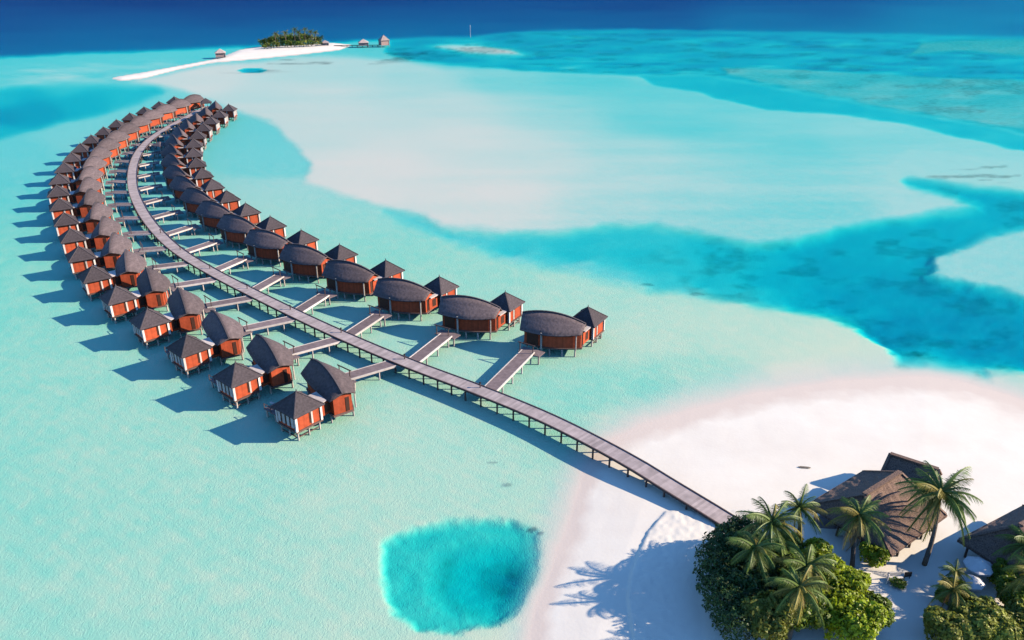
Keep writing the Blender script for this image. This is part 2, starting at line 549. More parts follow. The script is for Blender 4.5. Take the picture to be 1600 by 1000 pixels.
def sand_material():
    m = bpy.data.materials.new('coral_sand')
    m.use_nodes = True
    nt = m.node_tree
    N = nt.nodes
    L = nt.links
    b = N['Principled BSDF']
    b.inputs['Roughness'].default_value = 0.9
    b.inputs['Specular IOR Level'].default_value = 0.15
    at = N.new('ShaderNodeAttribute')
    at.attribute_name = 'coral'
    tc = N.new('ShaderNodeTexCoord')
    n1 = N.new('ShaderNodeTexNoise')
    n1.inputs['Scale'].default_value = 0.12
    n1.inputs['Detail'].default_value = 8
    n1.inputs['Roughness'].default_value = 0.6
    L.new(tc.outputs['Object'], n1.inputs[0])
    r1 = N.new('ShaderNodeValToRGB')
    r1.color_ramp.elements[0].position = 0.3
    r1.color_ramp.elements[0].color = (0.78, 0.73, 0.63, 1)
    r1.color_ramp.elements[1].position = 0.7
    r1.color_ramp.elements[1].color = (0.85, 0.82, 0.715, 1)
    L.new(n1.outputs[0], r1.inputs[0])
    # wet strip along the water line
    sx = N.new('ShaderNodeSeparateXYZ')
    L.new(tc.outputs['Object'], sx.inputs[0])
    n3 = N.new('ShaderNodeTexNoise')
    n3.inputs['Scale'].default_value = 0.25
    L.new(tc.outputs['Object'], n3.inputs[0])
    ad = N.new('ShaderNodeMath')
    ad.operation = 'MULTIPLY_ADD'
    ad.inputs[1].default_value = -0.18
    L.new(n3.outputs[0], ad.inputs[0])
    L.new(sx.outputs[2], ad.inputs[2])
    wet = N.new('ShaderNodeMapRange')
    wet.inputs[1].default_value = 0.10
    wet.inputs[2].default_value = -0.02
    L.new(ad.outputs[0], wet.inputs[0])
    mw = N.new('ShaderNodeMix')
    mw.data_type = 'RGBA'
    mw.inputs['B'].default_value = (0.69, 0.605, 0.52, 1)
    L.new(wet.outputs[0], mw.inputs['Factor'])
    L.new(r1.outputs[0], mw.inputs['A'])
    # greenish film on the sand of the quiet lagoon
    al = N.new('ShaderNodeAttribute')
    al.attribute_name = 'algae'
    ma = N.new('ShaderNodeMix')
    ma.data_type = 'RGBA'
    ma.inputs['B'].default_value = (0.655, 0.645, 0.475, 1)
    L.new(al.outputs['Fac'], ma.inputs['Factor'])
    L.new(mw.outputs['Result'], ma.inputs['A'])
    mw = ma
    # coral rubble and weed
    n2 = N.new('ShaderNodeTexNoise')
    n2.inputs['Scale'].default_value = 0.35
    n2.inputs['Detail'].default_value = 6
    L.new(tc.outputs['Object'], n2.inputs[0])
    r2 = N.new('ShaderNodeValToRGB')
    r2.color_ramp.elements[0].position = 0.35
    r2.color_ramp.elements[0].color = (0.13, 0.12, 0.09, 1)
    r2.color_ramp.elements[1].position = 0.65
    r2.color_ramp.elements[1].color = (0.40, 0.355, 0.335, 1)
    L.new(n2.outputs[0], r2.inputs[0])
    mc = N.new('ShaderNodeMix')
    mc.data_type = 'RGBA'
    L.new(at.outputs['Fac'], mc.inputs['Factor'])
    L.new(mw.outputs['Result'], mc.inputs['A'])
    L.new(r2.outputs[0], mc.inputs['B'])
    L.new(mc.outputs['Result'], b.inputs['Base Color'])
    n4 = N.new('ShaderNodeTexNoise')
    n4.inputs['Scale'].default_value = 2.2
    n4.inputs['Detail'].default_value = 5
    L.new(tc.outputs['Object'], n4.inputs[0])
    mp = N.new('ShaderNodeMapping')
    mp.inputs['Rotation'].default_value = (0, 0, R(-40))
    mp.inputs['Scale'].default_value = (1.3, 0.85, 1)
    L.new(tc.outputs['Object'], mp.inputs[0])
    n5 = N.new('ShaderNodeTexNoise')          # wave-made ripples of the sand under water
    n5.inputs['Scale'].default_value = 2.6
    n5.inputs['Detail'].default_value = 4
    n5.inputs['Distortion'].default_value = 1.2
    L.new(mp.outputs[0], n5.inputs[0])
    under = N.new('ShaderNodeMapRange')
    under.inputs[1].default_value = 0.0
    under.inputs[2].default_value = -0.10
    under.inputs[3].default_value = 0.0
    under.inputs[4].default_value = 0.62
    L.new(sx.outputs[2], under.inputs[0])
    rm = N.new('ShaderNodeMath')
    rm.operation = 'MULTIPLY'
    L.new(n5.outputs[0], rm.inputs[0])
    L.new(under.outputs[0], rm.inputs[1])
    ra = N.new('ShaderNodeMath')
    ra.operation = 'MULTIPLY_ADD'
    ra.inputs[1].default_value = 0.12
    L.new(n4.outputs[0], ra.inputs[0])
    L.new(rm.outputs[0], ra.inputs[2])
    bp = N.new('ShaderNodeBump')
    bp.inputs['Strength'].default_value = 1.0
    bp.inputs['Distance'].default_value = 0.12
    L.new(ra.outputs[0], bp.inputs['Height'])
    L.new(bp.outputs[0], b.inputs['Normal'])
    return m


def water_material():
    m = bpy.data.materials.new('sea_water')
    m.use_nodes = True
    nt = m.node_tree
    N = nt.nodes
    L = nt.links
    N.remove(N['Principled BSDF'])
    out = N['Material Output']
    tr = N.new('ShaderNodeBsdfTransparent')
    gl = N.new('ShaderNodeBsdfGlossy')
    gl.inputs['Roughness'].default_value = 0.18
    gl.inputs['Color'].default_value = (1, 1, 1, 1)
    tc = N.new('ShaderNodeTexCoord')
    n1 = N.new('ShaderNodeTexNoise')
    n1.inputs['Scale'].default_value = 1.1
    n1.inputs['Detail'].default_value = 5
    n1.inputs['Distortion'].default_value = 0.6
    L.new(tc.outputs['Object'], n1.inputs[0])
    bp = N.new('ShaderNodeBump')
    bp.inputs['Strength'].default_value = 0.6
    bp.inputs['Distance'].default_value = 0.25
    L.new(n1.outputs[0], bp.inputs['Height'])
    L.new(bp.outputs[0], gl.inputs['Normal'])
    lw = N.new('ShaderNodeLayerWeight')
    lw.inputs[0].default_value = 0.5
    L.new(bp.outputs[0], lw.inputs['Normal'])
    pw = N.new('ShaderNodeMath')
    pw.operation = 'POWER'
    pw.inputs[1].default_value = 5.0
    L.new(lw.outputs['Facing'], pw.inputs[0])
    mr = N.new('ShaderNodeMapRange')     # Schlick; a ruffled sea never mirrors as a flat one does at grazing angles
    mr.inputs[3].default_value = 0.012
    mr.inputs[4].default_value = 0.035
    L.new(pw.outputs[0], mr.inputs[0])
    ms = N.new('ShaderNodeMixShader')
    L.new(mr.outputs[0], ms.inputs[0])
    L.new(tr.outputs[0], ms.inputs[1])
    L.new(gl.outputs[0], ms.inputs[2])
    L.new(ms.outputs[0], out.inputs['Surface'])
    va = N.new('ShaderNodeVolumeAbsorption')
    sig = WATER_SIGMA
    dens = max(sig) * 1.02
    va.inputs['Color'].default_value = tuple(1 - s / dens for s in sig) + (1,)
    va.inputs['Density'].default_value = dens
    L.new(va.outputs[0], out.inputs['Volume'])
    return m


WATER_SIGMA = tuple(k / DS for k in (0.68, 0.052, 0.022))

gx, gy = fan_grid(1130, -22, 560, 0.80, 700, np.array([1900., 2600., 4000., 9000.]))
gz, gc, ga = bed_height(gx, gy)
me = grid_mesh('sea_bed', gx, gy, gz, sand_material())
ca = me.attributes.new('coral', 'FLOAT', 'POINT')
ca.data.foreach_set('value', gc.astype(np.float32).ravel())
ca = me.attributes.new('algae', 'FLOAT', 'POINT')
ca.data.foreach_set('value', ga.astype(np.float32).ravel())
bed = link('sea_bed', me)
bed['kind'] = 'structure'


def ground_z(x, y):
    z = bed_height(np.array([float(x)]), np.array([float(y)]))[0]
    return float(z[0])


wx, wy = fan_grid(1130, -22, 500, 0.80, 720, np.array([1900., 2600., 4000., 9000.]))
bz = bed_height(wx, wy)[0]
amp = np.clip(-bz * .5, 0.002, .09)
wob = fbm(wx / 7, wy / 7, 105, 3) * 1.5
wv = (.55 * fbm((wx * .8 + wy * .6) / 1.5 + wob, (wy * .8 - wx * .6) / 3.2, 101, 3) + .6 * fbm(wx / .9, wy / 1.1, 103, 2)
      + .14 * np.sin((wx * .55 + wy * .83) * 3.4 + wob * 2.2) * sm(190, 90, wy))
wz = amp * wv * (.25 + .75 * sm(330, 110, wy))
wme = grid_mesh('lagoon_water', wx, wy, wz, water_material())
water = link('lagoon_water', wme)
water['kind'] = 'structure'

# ------------------------------------------------------------------ overwater villas
def r2(x, y, a):
    return x * math.cos(a) - y * math.sin(a), x * math.sin(a) + y * math.cos(a)


MC, MA = (-3.2, -6.4), R(15)        # main house: centre and turn within the villa
HL = 5.8
ARCH = 1.1


def ridge_z(a):
    t = a / HL
    return 7.12 - .42 * t - ARCH * t * t


def eave_in(a):      # towards the walkway, bowed
    t = a / HL
    return -(3.75 - .65 * max(t, 0) - .95 * max(t, 0) ** 2 - 1.0 * min(t, 0) ** 2)


def eave_out(a):
    return 2.4 - .35 * (a / HL) ** 2


def roof_z(a, b):
    rz_ = ridge_z(a)
    if b < 0:
        t = b / eave_in(a)
        return rz_ + (4.3 + .2 * max(a / HL, 0) ** 2 - rz_) * t
    t = b / eave_out(a)
    return rz_ + (4.3 - rz_) * t


def main_roof(th=.16):
    m = MB()
    na, nb = 18, 7
    bs = [-1, -.8, -.55, -.3, 0, .33, .66, 1]
    top = []
    for lev in (0, -th):
        for i in range(na + 1):
            a = -HL + 2 * HL * i / na
            for t in bs:
                b = (-t) * eave_in(a) if t < 0 else t * eave_out(a)
                if t < 0:
                    b = -t * eave_in(a)
                aa = a * (1 - .05 * abs(t))
                z = roof_z(a, b) + lev + (.10 * math.sin(math.pi * abs(t)) if t < 0 else 0)
                x, y = r2(aa, b, MA)
                m.v.append((x + MC[0], y + MC[1], z))
    n = len(bs)
    k = (na + 1) * n
    for i in range(na):
        for j in range(n - 1):
            p = i * n + j
            m.f.append((p, p + n, p + n + 1, p + 1))
            p += k
            m.f.append((p + 1, p + n + 1, p + n, p))
    for i in range(na):
        p = i * n
        m.f.append((p, p + k, p + n + k, p + n))
        p = i * n + n - 1
        m.f.append((p, p + n, p + n + k, p + k))
    for j in range(n - 1):
        p = j
        m.f.append((p, p + 1, p + 1 + k, p + k))
        p = na * n + j
        m.f.append((p, p + k, p + 1 + k, p + 1))
    return m


def main_ring(ins, count=9):
    A0, A1 = -(HL - 1.0 - ins), HL - .5 - ins
    pts = []
    for i in range(count):
        a = A0 + (A1 - A0) * i / (count - 1)
        pts.append((a, eave_in(a) + .8 + ins))
    pts.append((A1, 0.0))
    for i in range(count):
        a = A1 + (A0 - A1) * i / (count - 1)
        pts.append((a, eave_out(a) - .7 - ins))
    pts.append((A0, 0.0))
    return pts


def main_wall():
    m = MB()
    ring = main_ring(0)
    n = len(ring)
    for a, b in ring:
        x, y = r2(a, b, MA)
        m.v.append((x + MC[0], y + MC[1], 1.65))
    for a, b in ring:
        x, y = r2(a, b, MA)
        m.v.append((x + MC[0], y + MC[1], roof_z(a, b) - .20))
    for i in range(n):
        j = (i + 1) % n
        m.f.append((i, j, n + j, n + i))
    m.f.append(tuple(reversed(range(n))))
    m.f.append(tuple(n + i for i in range(n)))
    return m


def main_floor():
    m = MB()
    ring = main_ring(-.22)
    n = len(ring)
    for z in (1.38, 1.62):
        for a, b in ring:
            x, y = r2(a, b, MA)
            m.v.append((x + MC[0], y + MC[1], z))
    for i in range(n):
        j = (i + 1) % n
        m.f.append((i, j, n + j, n + i))
    m.f.append(tuple(reversed(range(n))))
    m.f.append(tuple(n + i for i in range(n)))
    return m


def mpt(a, b, z):
    x, y = r2(a, b, MA)
    return (x + MC[0], y + MC[1], z)


PE, PW, PZ, PT = 2.75, 2.2, 4.25, 6.6


def pav_roof():
    m = MB()
    e = PE
    th = .13
    m.add([(-e, -e, PZ), (e, -e, PZ), (e, e, PZ), (-e, e, PZ), (0, 0, PT),
           (-e, -e, PZ - th), (e, -e, PZ - th), (e, e, PZ - th), (-e, e, PZ - th), (0, 0, PT - .3)],
          [(0, 1, 4), (1, 2, 4), (2, 3, 4), (3, 0, 4), (6, 5, 9), (7, 6, 9), (8, 7, 9), (5, 8, 9),
           (0, 5, 6, 1), (1, 6, 7, 2), (2, 7, 8, 3), (3, 8, 5, 0)])
    return m


def build_villa(flip):
    """meshes of one villa; the walkway lies towards -y, the beach end towards +x"""
    def fin(mb, name, mt, smooth=False):
        if flip:
            mb.flip_y()
        return mb.mesh(name, M[mt], smooth)

    global MC
    global ARCH
    ARCH = 1.5 if flip else 1.1
    MC = (-1.9, -6.9) if flip else (-3.6, -6.3)
    parts = []      # name, mesh, children

    def P(name, mb, mt, kids=(), smooth=False):
        parts.append((name, fin(mb, name, mt, smooth), [(kn, fin(kb, kn, km)) for kn, kb, km in kids]))

    # pavilion
    caps = []
    for sx_, sy_ in ((1, 1), (1, -1), (-1, -1), (-1, 1)):
        caps.append(('hip_cap', MB().bar((sx_ * PE, sy_ * PE, PZ + .03), (0, 0, PT + .03), .16, .10), 'cap'))
    caps.append(('finial', MB().tube([(0, 0, PT - .05), (0, 0, PT + .18), (0, 0, PT + .45)], [.13, .09, .03], 6), 'cap'))
    P('pavilion_roof', pav_roof(), 'roof_pav', caps)
    kids = []
    for i in range(4):
        x = -1.75 + i * 1.05
        kids.append(('shutter', MB().box(x - .30, x + .30, PW + .005, PW + .09, 2.0, 4.0), 'shutter'))
        kids.append(('window', MB().box(x + .34, x + .71, PW + .004, PW + .05, 2.1, 3.95), 'dark_opening') if i < 3 else
                    ('window', MB().box(-2.12, -2.08, PW + .004, PW + .03, 2.1, 3.95), 'dark_opening'))
    kids.append(('mullion', MB().box(PW + .005, PW + .09, -.75, -.45, 1.8, 4.0), 'edge'))
    kids.append(('window', MB().box(PW + .004, PW + .05, -.35, -.15, 2.0, 3.8), 'dark_opening'))
    P('pavilion_wall', MB().box(-PW, PW, -PW, PW, 1.66, PZ + .05), 'wall', kids)
    P('pavilion_floor', MB().box(-PW - .2, PW + .2, -PW - .2, PW + .2, 1.40, 1.63), 'beam')
    for sx_, sy_ in ((1, 1), (1, -1), (-1, -1), (-1, 1)):
        x, y = sx_ * (PW + .03), sy_ * (PW + .03)
        P('corner_post', MB().box(x - .17, x + .17, y - .17, y + .17, 1.64, PZ - .02), 'white')
    # main house
    rc = []
    for i in range(10):
        a0 = -HL + 2 * HL * i / 10
        a1 = a0 + 2 * HL / 10
        rc.append((mpt(a0, 0, ridge_z(a0) + .05), mpt(a1, 0, ridge_z(a1) + .05)))
    cb = MB()
    for p, q in rc:
        cb.bar(p, q, .26, .12)
    P('main_roof', main_roof(), 'roof_main', [('ridge_cap', cb, 'cap')], True)
    dl, dr = -4.3, -2.1  # wide dark panel, shade of the entrance recess put into its colour
    dkids = [('dark_opening', MB().add([mpt(x, eave_in(x) + o_, z_) for o_ in (.72, .95) for x, z_ in ((dl, 1.7), (dr, 1.7), (dr, 4.05), (dl, 4.05))],
                               [(0, 1, 2, 3), (4, 7, 6, 5), (0, 4, 5, 1), (1, 5, 6, 2), (2, 6, 7, 3), (3, 7, 4, 0)]), 'dark_opening')]
    A = HL - .5
    gb = MB().add([mpt(A - .05, -1.1, 1.75), mpt(A + .06, -1.1, 1.75), mpt(A + .06, -.5, 1.75), mpt(A - .05, -.5, 1.75),
                   mpt(A - .05, -1.1, 4.1), mpt(A + .06, -1.1, 4.1), mpt(A + .06, -.5, 4.1), mpt(A - .05, -.5, 4.1)],
                  [(3, 2, 1, 0), (4, 5, 6, 7), (0, 1, 5, 4), (1, 2, 6, 5), (2, 3, 7, 6), (3, 0, 4, 7)])
    dkids.append(('window', gb, 'dark_opening'))
    P('main_wall', main_wall(), 'wall', dkids)
    P('main_floor', main_floor(), 'beam')
    P('entrance_post', MB().tube([mpt(-1.4, eave_in(-1.4) + .25, -1.6), mpt(-1.4, eave_in(-1.4) + .28, 4.5)], [.2, .17], 7), 'pile')
    P('entrance_post', MB().tube([mpt(4.6, eave_in(4.6) + .25, 1.4), mpt(4.6, eave_in(4.6) + .28, 4.45)], [.13, .12], 6), 'pile')
    # link between the two
    P('link_wall', MB().box(-.9, 1.75, -5.2, -PW - .01, 1.67, 4.05), 'wall', [('window', MB().box(1.752, 1.80, -4.3, -3.3, 2.1, 3.6), 'dark_opening')])
    P('link_roof', MB().box(-1.2, 2.05, -5.0, -PW - .05 - .3, 4.08, 4.26), 'pale_roof')
    # bathing deck
    P('deck', MB().box(-7.4, -2.45, -3.3, 1.2, 1.30, 1.46), 'deck')
    rb = MB()
    for x in (-7.3, -5.7, -4.1, -2.6):
        rb.bar((x, 1.12, 1.46), (x, 1.12, 2.3), .09, .09)
    rb.bar((-7.35, 1.12, 2.3), (-2.55, 1.12, 2.3), .08, .08)
    P('railing', rb, 'beam')
    st = MB()
    for k in range(6):
        st.box(-8.5 - k * .0, -7.45, -.9 - k * .34, -.55 - k * .34, 1.25 - k * .28, 1.32 - k * .28)
    st.bar((-8.45, -.6, 1.3), (-8.45, -2.7, -.5), .07, .2)
    st.bar((-7.5, -.6, 1.3), (-7.5, -2.7, -.5), .07, .2)
    P('water_stairs', st, 'edge')
    # entrance platform meeting the jetty
    P('entrance_platform', MB().box(-6.9, -2.6, -13.2, -11.15, 1.50, 1.64), 'deck')
    gb = MB()
    gb.bar((-6.6, -13.0, 1.6), (-6.6, -13.0, 3.3), .12, .12)
    gb.bar((-4.0, -13.0, 1.6), (-4.0, -13.0, 3.3), .12, .12)
    gb.bar((-7.0, -13.0, 3.3), (-3.6, -13.0, 3.3), .14, .16)
    P('entrance_gate', gb, 'kerb')
    # piles
    pil = [(x, y) for x in (-1.95, 0, 1.95) for y in (-1.95, 0, 1.95) if (x, y) != (0, 0)]
    for a, b in ((-4.4, -2.0), (-2.2, -2.6), (0, -2.9), (2.2, -2.6), (4.4, -2.0), (-4.4, 1.6), (-1.5, 1.8), (1.5, 1.8), (4.4, 1.6)):
        p = mpt(a, b, 0)
        pil.append((p[0], p[1]))
    pil += [(-7.1, -3.0), (-7.1, .9), (-4.9, .9), (-2.7, .9), (-6.6, -12.9), (-2.9, -12.9)]
    base = MB().tube([(0, 0, -2.4), (0, 0, 1.42)], [.17, .15], 7)
    pm = fin(base, 'pile', 'pile')
    for x, y in pil:
        parts.append(('pile', pm, [], (x, -y if flip else y, 0)))
    # cross bracing just above the water on the sea side
    bb = MB()
    bb.bar((-2.0, 1.95, .35), (2.0, 1.95, .35), .12, .14)
    bb.bar((1.95, -2.0, .45), (1.95, 2.0, .45), .12, .14)
    P('brace', bb, 'beam')
    return parts


VILLA = {s: build_villa(s == -1) for s in (1, -1)}


def place_villa(x, y, rz, side, label, group):
    t = thing('overwater_villa', label, 'villa', (x, y, 0), rz, group)
    for p in VILLA[side]:
        o = link(p[0], p[1], t, p[3] if len(p) > 3 else (0, 0, 0))
        for kn, km in p[2]:
            link(kn, km, o)
    return t


LROW = [(463, 612), (364, 569), (293, 525), (228, 482), (181, 448), (139, 416), (122, 386), (110, 357), (99, 333), (92, 310), (86, 290),
        (90, 271.5), (99, 254.5), (110, 238), (124.5, 224.5), (141, 211), (161, 198.5), (181, 187), (202, 176.5), (224, 167), (248, 158.5),
        (272, 151)]
RROW = [(919, 480), (782, 458), (685, 434), (603, 407), (528, 383), (470, 360), (420, 339), (383, 318), (352, 298), (330, 279.5),
        (312.5, 263.5), (306, 246), (299.5, 231.5), (301, 217), (306, 204.5), (317.5, 192.5), (327, 182.5), (342.5, 173), (357, 163)]
WALK = [(1172, 826), (1165, 822), (1040, 755), (960, 705), (860, 652), (740, 605), (640, 570), (520, 520), (400, 460), (330, 425), (270, 390),
        (245, 362), (217, 325), (205, 295), (205, 262), (215, 237), (232, 217), (260, 200), (292, 183), (312, 172)]


def smooth_pts(P, n=1):
    P = [np.array(p, float) for p in P]
    for _ in range(n):
        Q = [P[0]]
        for i in range(1, len(P) - 1):
            Q.append(P[i] * .5 + (P[i - 1] + P[i + 1]) * .25)
        Q.append(P[-1])
        P = Q
    return P


def catmull(P, step):
    P = [np.array(p, float) for p in P]
    P = [2 * P[0] - P[1]] + P + [2 * P[-1] - P[-2]]
    out = []
    for i in range(1, len(P) - 2):
        p0, p1, p2, p3 = P[i - 1:i + 3]
        n = max(2, int(np.hypot(*(p2 - p1)) / step))
        for k in range(n):
            t = k / n
            out.append(.5 * (2 * p1 + (p2 - p0) * t + (2 * p0 - 5 * p1 + 4 * p2 - p3) * t * t + (3 * p1 - p0 - 3 * p2 + p3) * t ** 3))
    out.append(P[-2])
    return out


WK = catmull(smooth_pts([G(*p, 1.95) for p in WALK], 1), 1.0)

deck_ends = []
for side, row, nm in ((-1, LROW, 'left'), (1, RROW, 'right')):
    P = smooth_pts([G(*p, 6.55) for p in row], 1)
    P[0] = G(*row[0], 6.55)
    angs = []
    for i in range(len(P)):
        a = P[max(i - 1, 0)]
        b = P[min(i + 1, len(P) - 1)]
        angs.append(math.atan2(*(a - b)[::-1]))
    angs[0] = angs[1] + (R(1) if side < 0 else R(-5))
    if side > 0:
        angs[1] -= R(3)
    for i, p in enumerate(P):
        o_ = ORD[i]
        if i == 0:
            lb = 'overwater villa with orange walls nearest the beach in the %s row' % nm
        elif i == len(P) - 1:
            lb = 'overwater villa at the far tip of the %s row' % nm
        else:
            lb = 'orange-walled overwater villa, %s from the beach end in the %s row' % (o_, nm)
        place_villa(p[0], p[1], angs[i] + R(random.uniform(-2.2, 2.2)), side, lb, 'overwater villas of the %s row' % nm)
        u = np.array([math.cos(angs[i]), math.sin(angs[i])])
        n = np.array([-u[1], u[0]]) * side
        e = p + u * (-4.8) + n * (-13.0)
        deck_ends.append((e, u, n, side, i, nm, len(P)))

# ------------------------------------------------------------------ jetties and walkway
def offset_line(P, off):
    out = []
    for i in range(len(P)):
        d = P[min(i + 1, len(P) - 1)] - P[max(i - 1, 0)]
        d = d / np.hypot(*d)
        out.append(P[i] + np.array([-d[1], d[0]]) * off)
    return out


def ribbon(P, o0, o1, zf, th):
    m = MB()
    A = offset_line(P, o0)
    B = offset_line(P, o1)
    for i in range(len(P)):
        z = zf(i)
        m.v += [(A[i][0], A[i][1], z), (B[i][0], B[i][1], z), (B[i][0], B[i][1], z - th), (A[i][0], A[i][1], z - th)]
    for i in range(len(P) - 1):
        for k in range(4):
            a = i * 4 + k
            b = i * 4 + (k + 1) % 4
            m.f.append((b, a, a + 4, b + 4))
    m.f.append((0, 1, 2, 3))
    k = (len(P) - 1) * 4
    m.f.append((k + 3, k + 2, k + 1, k))
    return m


WW = 1.35
wt = thing('walkway', 'long curved wooden walkway on piles from the beach between both rows of villas', 'walkway')


def wz_(i):
    return 1.95 - .75 * max(0, 1 - i / 16.0) ** 1.2


wb = ribbon(WK, -WW, WW, wz_, .14).mesh('boards', M['walkway'])
al_ = wb.attributes.new('along', 'FLOAT', 'POINT')
al_.data.foreach_set('value', np.repeat(np.concatenate([[0], np.cumsum(np.hypot(*np.diff(np.array(WK), axis=0).T))]), 4).astype(np.float32))
nt_ = M['walkway'].node_tree
at_ = nt_.nodes.new('ShaderNodeAttribute')
at_.attribute_name = 'along'
mu_ = nt_.nodes.new('ShaderNodeMath')
mu_.operation = 'MULTIPLY'
mu_.inputs[1].default_value = 2.6
fl_ = nt_.nodes.new('ShaderNodeMath')
fl_.operation = 'FLOOR'
wn1 = nt_.nodes.new('ShaderNodeTexWhiteNoise')
wn1.noise_dimensions = '1D'
mr_ = nt_.nodes.new('ShaderNodeMapRange')
mr_.inputs[3].default_value = 0.82
mr_.inputs[4].default_value = 1.15
sc_ = nt_.nodes.new('ShaderNodeVectorMath')
sc_.operation = 'SCALE'
bs_ = nt_.nodes['Principled BSDF'].inputs['Base Color']
src_ = bs_.links[0].from_socket
nt_.links.new(at_.outputs['Fac'], mu_.inputs[0])
nt_.links.new(mu_.outputs[0], fl_.inputs[0])
nt_.links.new(fl_.outputs[0], wn1.inputs[1])
nt_.links.new(wn1.outputs[0], mr_.inputs[0])
nt_.links.new(src_, sc_.inputs[0])
nt_.links.new(mr_.outputs[0], sc_.inputs['Scale'])
nt_.links.new(sc_.outputs[0], bs_)
link('boards', wb, wt)
for s in (-1, 1):
    link('kerb', ribbon(WK, s * WW - .08, s * WW + .08, lambda i: wz_(i) + .11, .34).mesh('kerb', M['kerb']), wt)
link('middle_beam', ribbon(WK, -.15, .15, lambda i: wz_(i) - .14, .26).mesh('middle_beam', M['beam']), wt)
pm = MB().tube([(0, 0, -2.6), (0, 0, 0)], [.15, .14], 7).mesh('pile', M['beam'])
oL = offset_line(WK, -WW + .15)
oR = offset_line(WK, WW - .15)
for i in range(8, len(WK) - 1, 3):
    for q in (oL[i], oR[i]):
        link('pile', pm, wt, (q[0], q[1], wz_(i) - .15))
    link('cross_beam', MB().bar((oL[i][0], oL[i][1], wz_(i) - .5), (oR[i][0], oR[i][1], wz_(i) - .5), .2, .22).mesh('cross_beam', M['beam']), wt)

WA = np.array(WK)
lamp_spots = []
jp = MB().tube([(0, 0, -2.6), (0, 0, 1.5)], [.14, .13], 7).mesh('pile', M['edge'])
for e, u, n, side, i, nm, cnt in deck_ends:
    aim = e + u * (3.2 if side < 0 else 3.0)
    # where the jetty leaves the walkway
    dd = np.hypot(*(WA - aim).T)
    w = WA[int(dd.argmin())]
    d = e - w
    Ld = np.hypot(*d)
    if Ld < 2.0:
        continue
    d = d / Ld
    w0 = w + d * (WW + .02)
    Lj = np.hypot(*(e - w0)) + .3
    if side > 0 and i < 8:
        q = w + d * (WW - .3) - np.array([-d[1], d[0]]) * -1.5
        lamp_spots.append((q[0], q[1], i))
    ang = math.atan2(d[1], d[0])
    if i == 0:
        lb = 'short grey jetty to the villa nearest the beach, %s side of the walkway' % nm
    elif i == cnt - 1:
        lb = 'short grey jetty to the villa at the far tip of the %s row' % nm
    else:
        lb = 'short grey jetty to the %s villa from the beach in the %s row' % (ORD[i], nm)
    j = thing('jetty', lb, 'jetty', (w0[0], w0[1], 0), ang, 'short jetties between walkway and villas')
    link('boards', MB().box(0, Lj, -1.1, 1.1, 1.66, 1.80).mesh('boards', M['deck']), j)
    for s in (-1, 1):
        link('edge_beam', MB().box(0, Lj, s * 1.18 - .08, s * 1.18 + .08, 1.50, 1.86).mesh('edge_beam', M['edge']), j)
    k = max(2, int(Lj / 3))
    for q in range(k):
        for s in (-1, 1):
            link('pile', jp, j, ((q + .7) * Lj / k, s * 1.0, 0))

# low lamp posts where the nearer jetties meet the walkway
for jx, jy, i in lamp_spots:
    t = thing('bollard_lamp', 'small dark bollard lamp on the walkway by the jetty of the %s villa, right row' % ORD[i], 'lamp', (jx, jy, 1.95), 0, 'bollard lamps along the walkway')
    link('post', MB().tube([(0, 0, -.05), (0, 0, .75)], [.10, .09], 8).mesh('post', M['kerb']), t)
    link('head', MB().tube([(0, 0, .75), (0, 0, .8), (0, 0, .95), (0, 0, 1.0)], [.1, .17, .17, .05], 8).mesh('head', M['black']), t)

# small shelter on a platform beside the far bend
def shelter(name, label, x, y, z, rz, half, hh, roofm, rise, open_=True, wallm='white'):
    t = thing(name, label, 'shelter', (x, y, z), rz)
    e = half + .5
    link('roof', MB().add([(-e, -e, hh), (e, -e, hh), (e, e, hh), (-e, e, hh), (0, 0, hh + rise), (-e, -e, hh - .15), (e, -e, hh - .15), (e, e, hh - .15), (-e, e, hh - .15)],
                          [(0, 1, 4), (1, 2, 4), (2, 3, 4), (3, 0, 4), (0, 5, 6, 1), (1, 6, 7, 2), (2, 7, 8, 3), (3, 8, 5, 0), (5, 8, 7, 6)]).mesh('roof', M[roofm]), t)
    for sx_ in (-1, 1):
        for sy_ in (-1, 1):
            link('post', MB().box(sx_ * half - .1, sx_ * half + .1, sy_ * half - .1, sy_ * half + .1, -2.2, hh - .1).mesh('post', M['pile']), t)
    link('floor', MB().box(-half - .2, half + .2, -half - .2, half + .2, -.16, 0).mesh('floor', M['deck']), t)
    if not open_:
        link('wall', MB().box(-half + .12, half - .12, -half + .12, half - .12, .02, hh - .05).mesh('wall', M[wallm]), t)
    return t


p = G(247, 229, 3.5)
shelter('rest_shelter', 'small grey-roofed shelter beside the far bend of the walkway', p[0] + .8, p[1], 1.8, R(-25), 1.6, 2.3, 'roof_main', 1.1)
p = G(321, 154, 6)
shelter('lookout_pavilion', 'lone grey pavilion in the water behind the far tip of the right row', p[0], p[1], 1.7, R(20), 1.9, 2.6, 'roof_pav', 2.0)

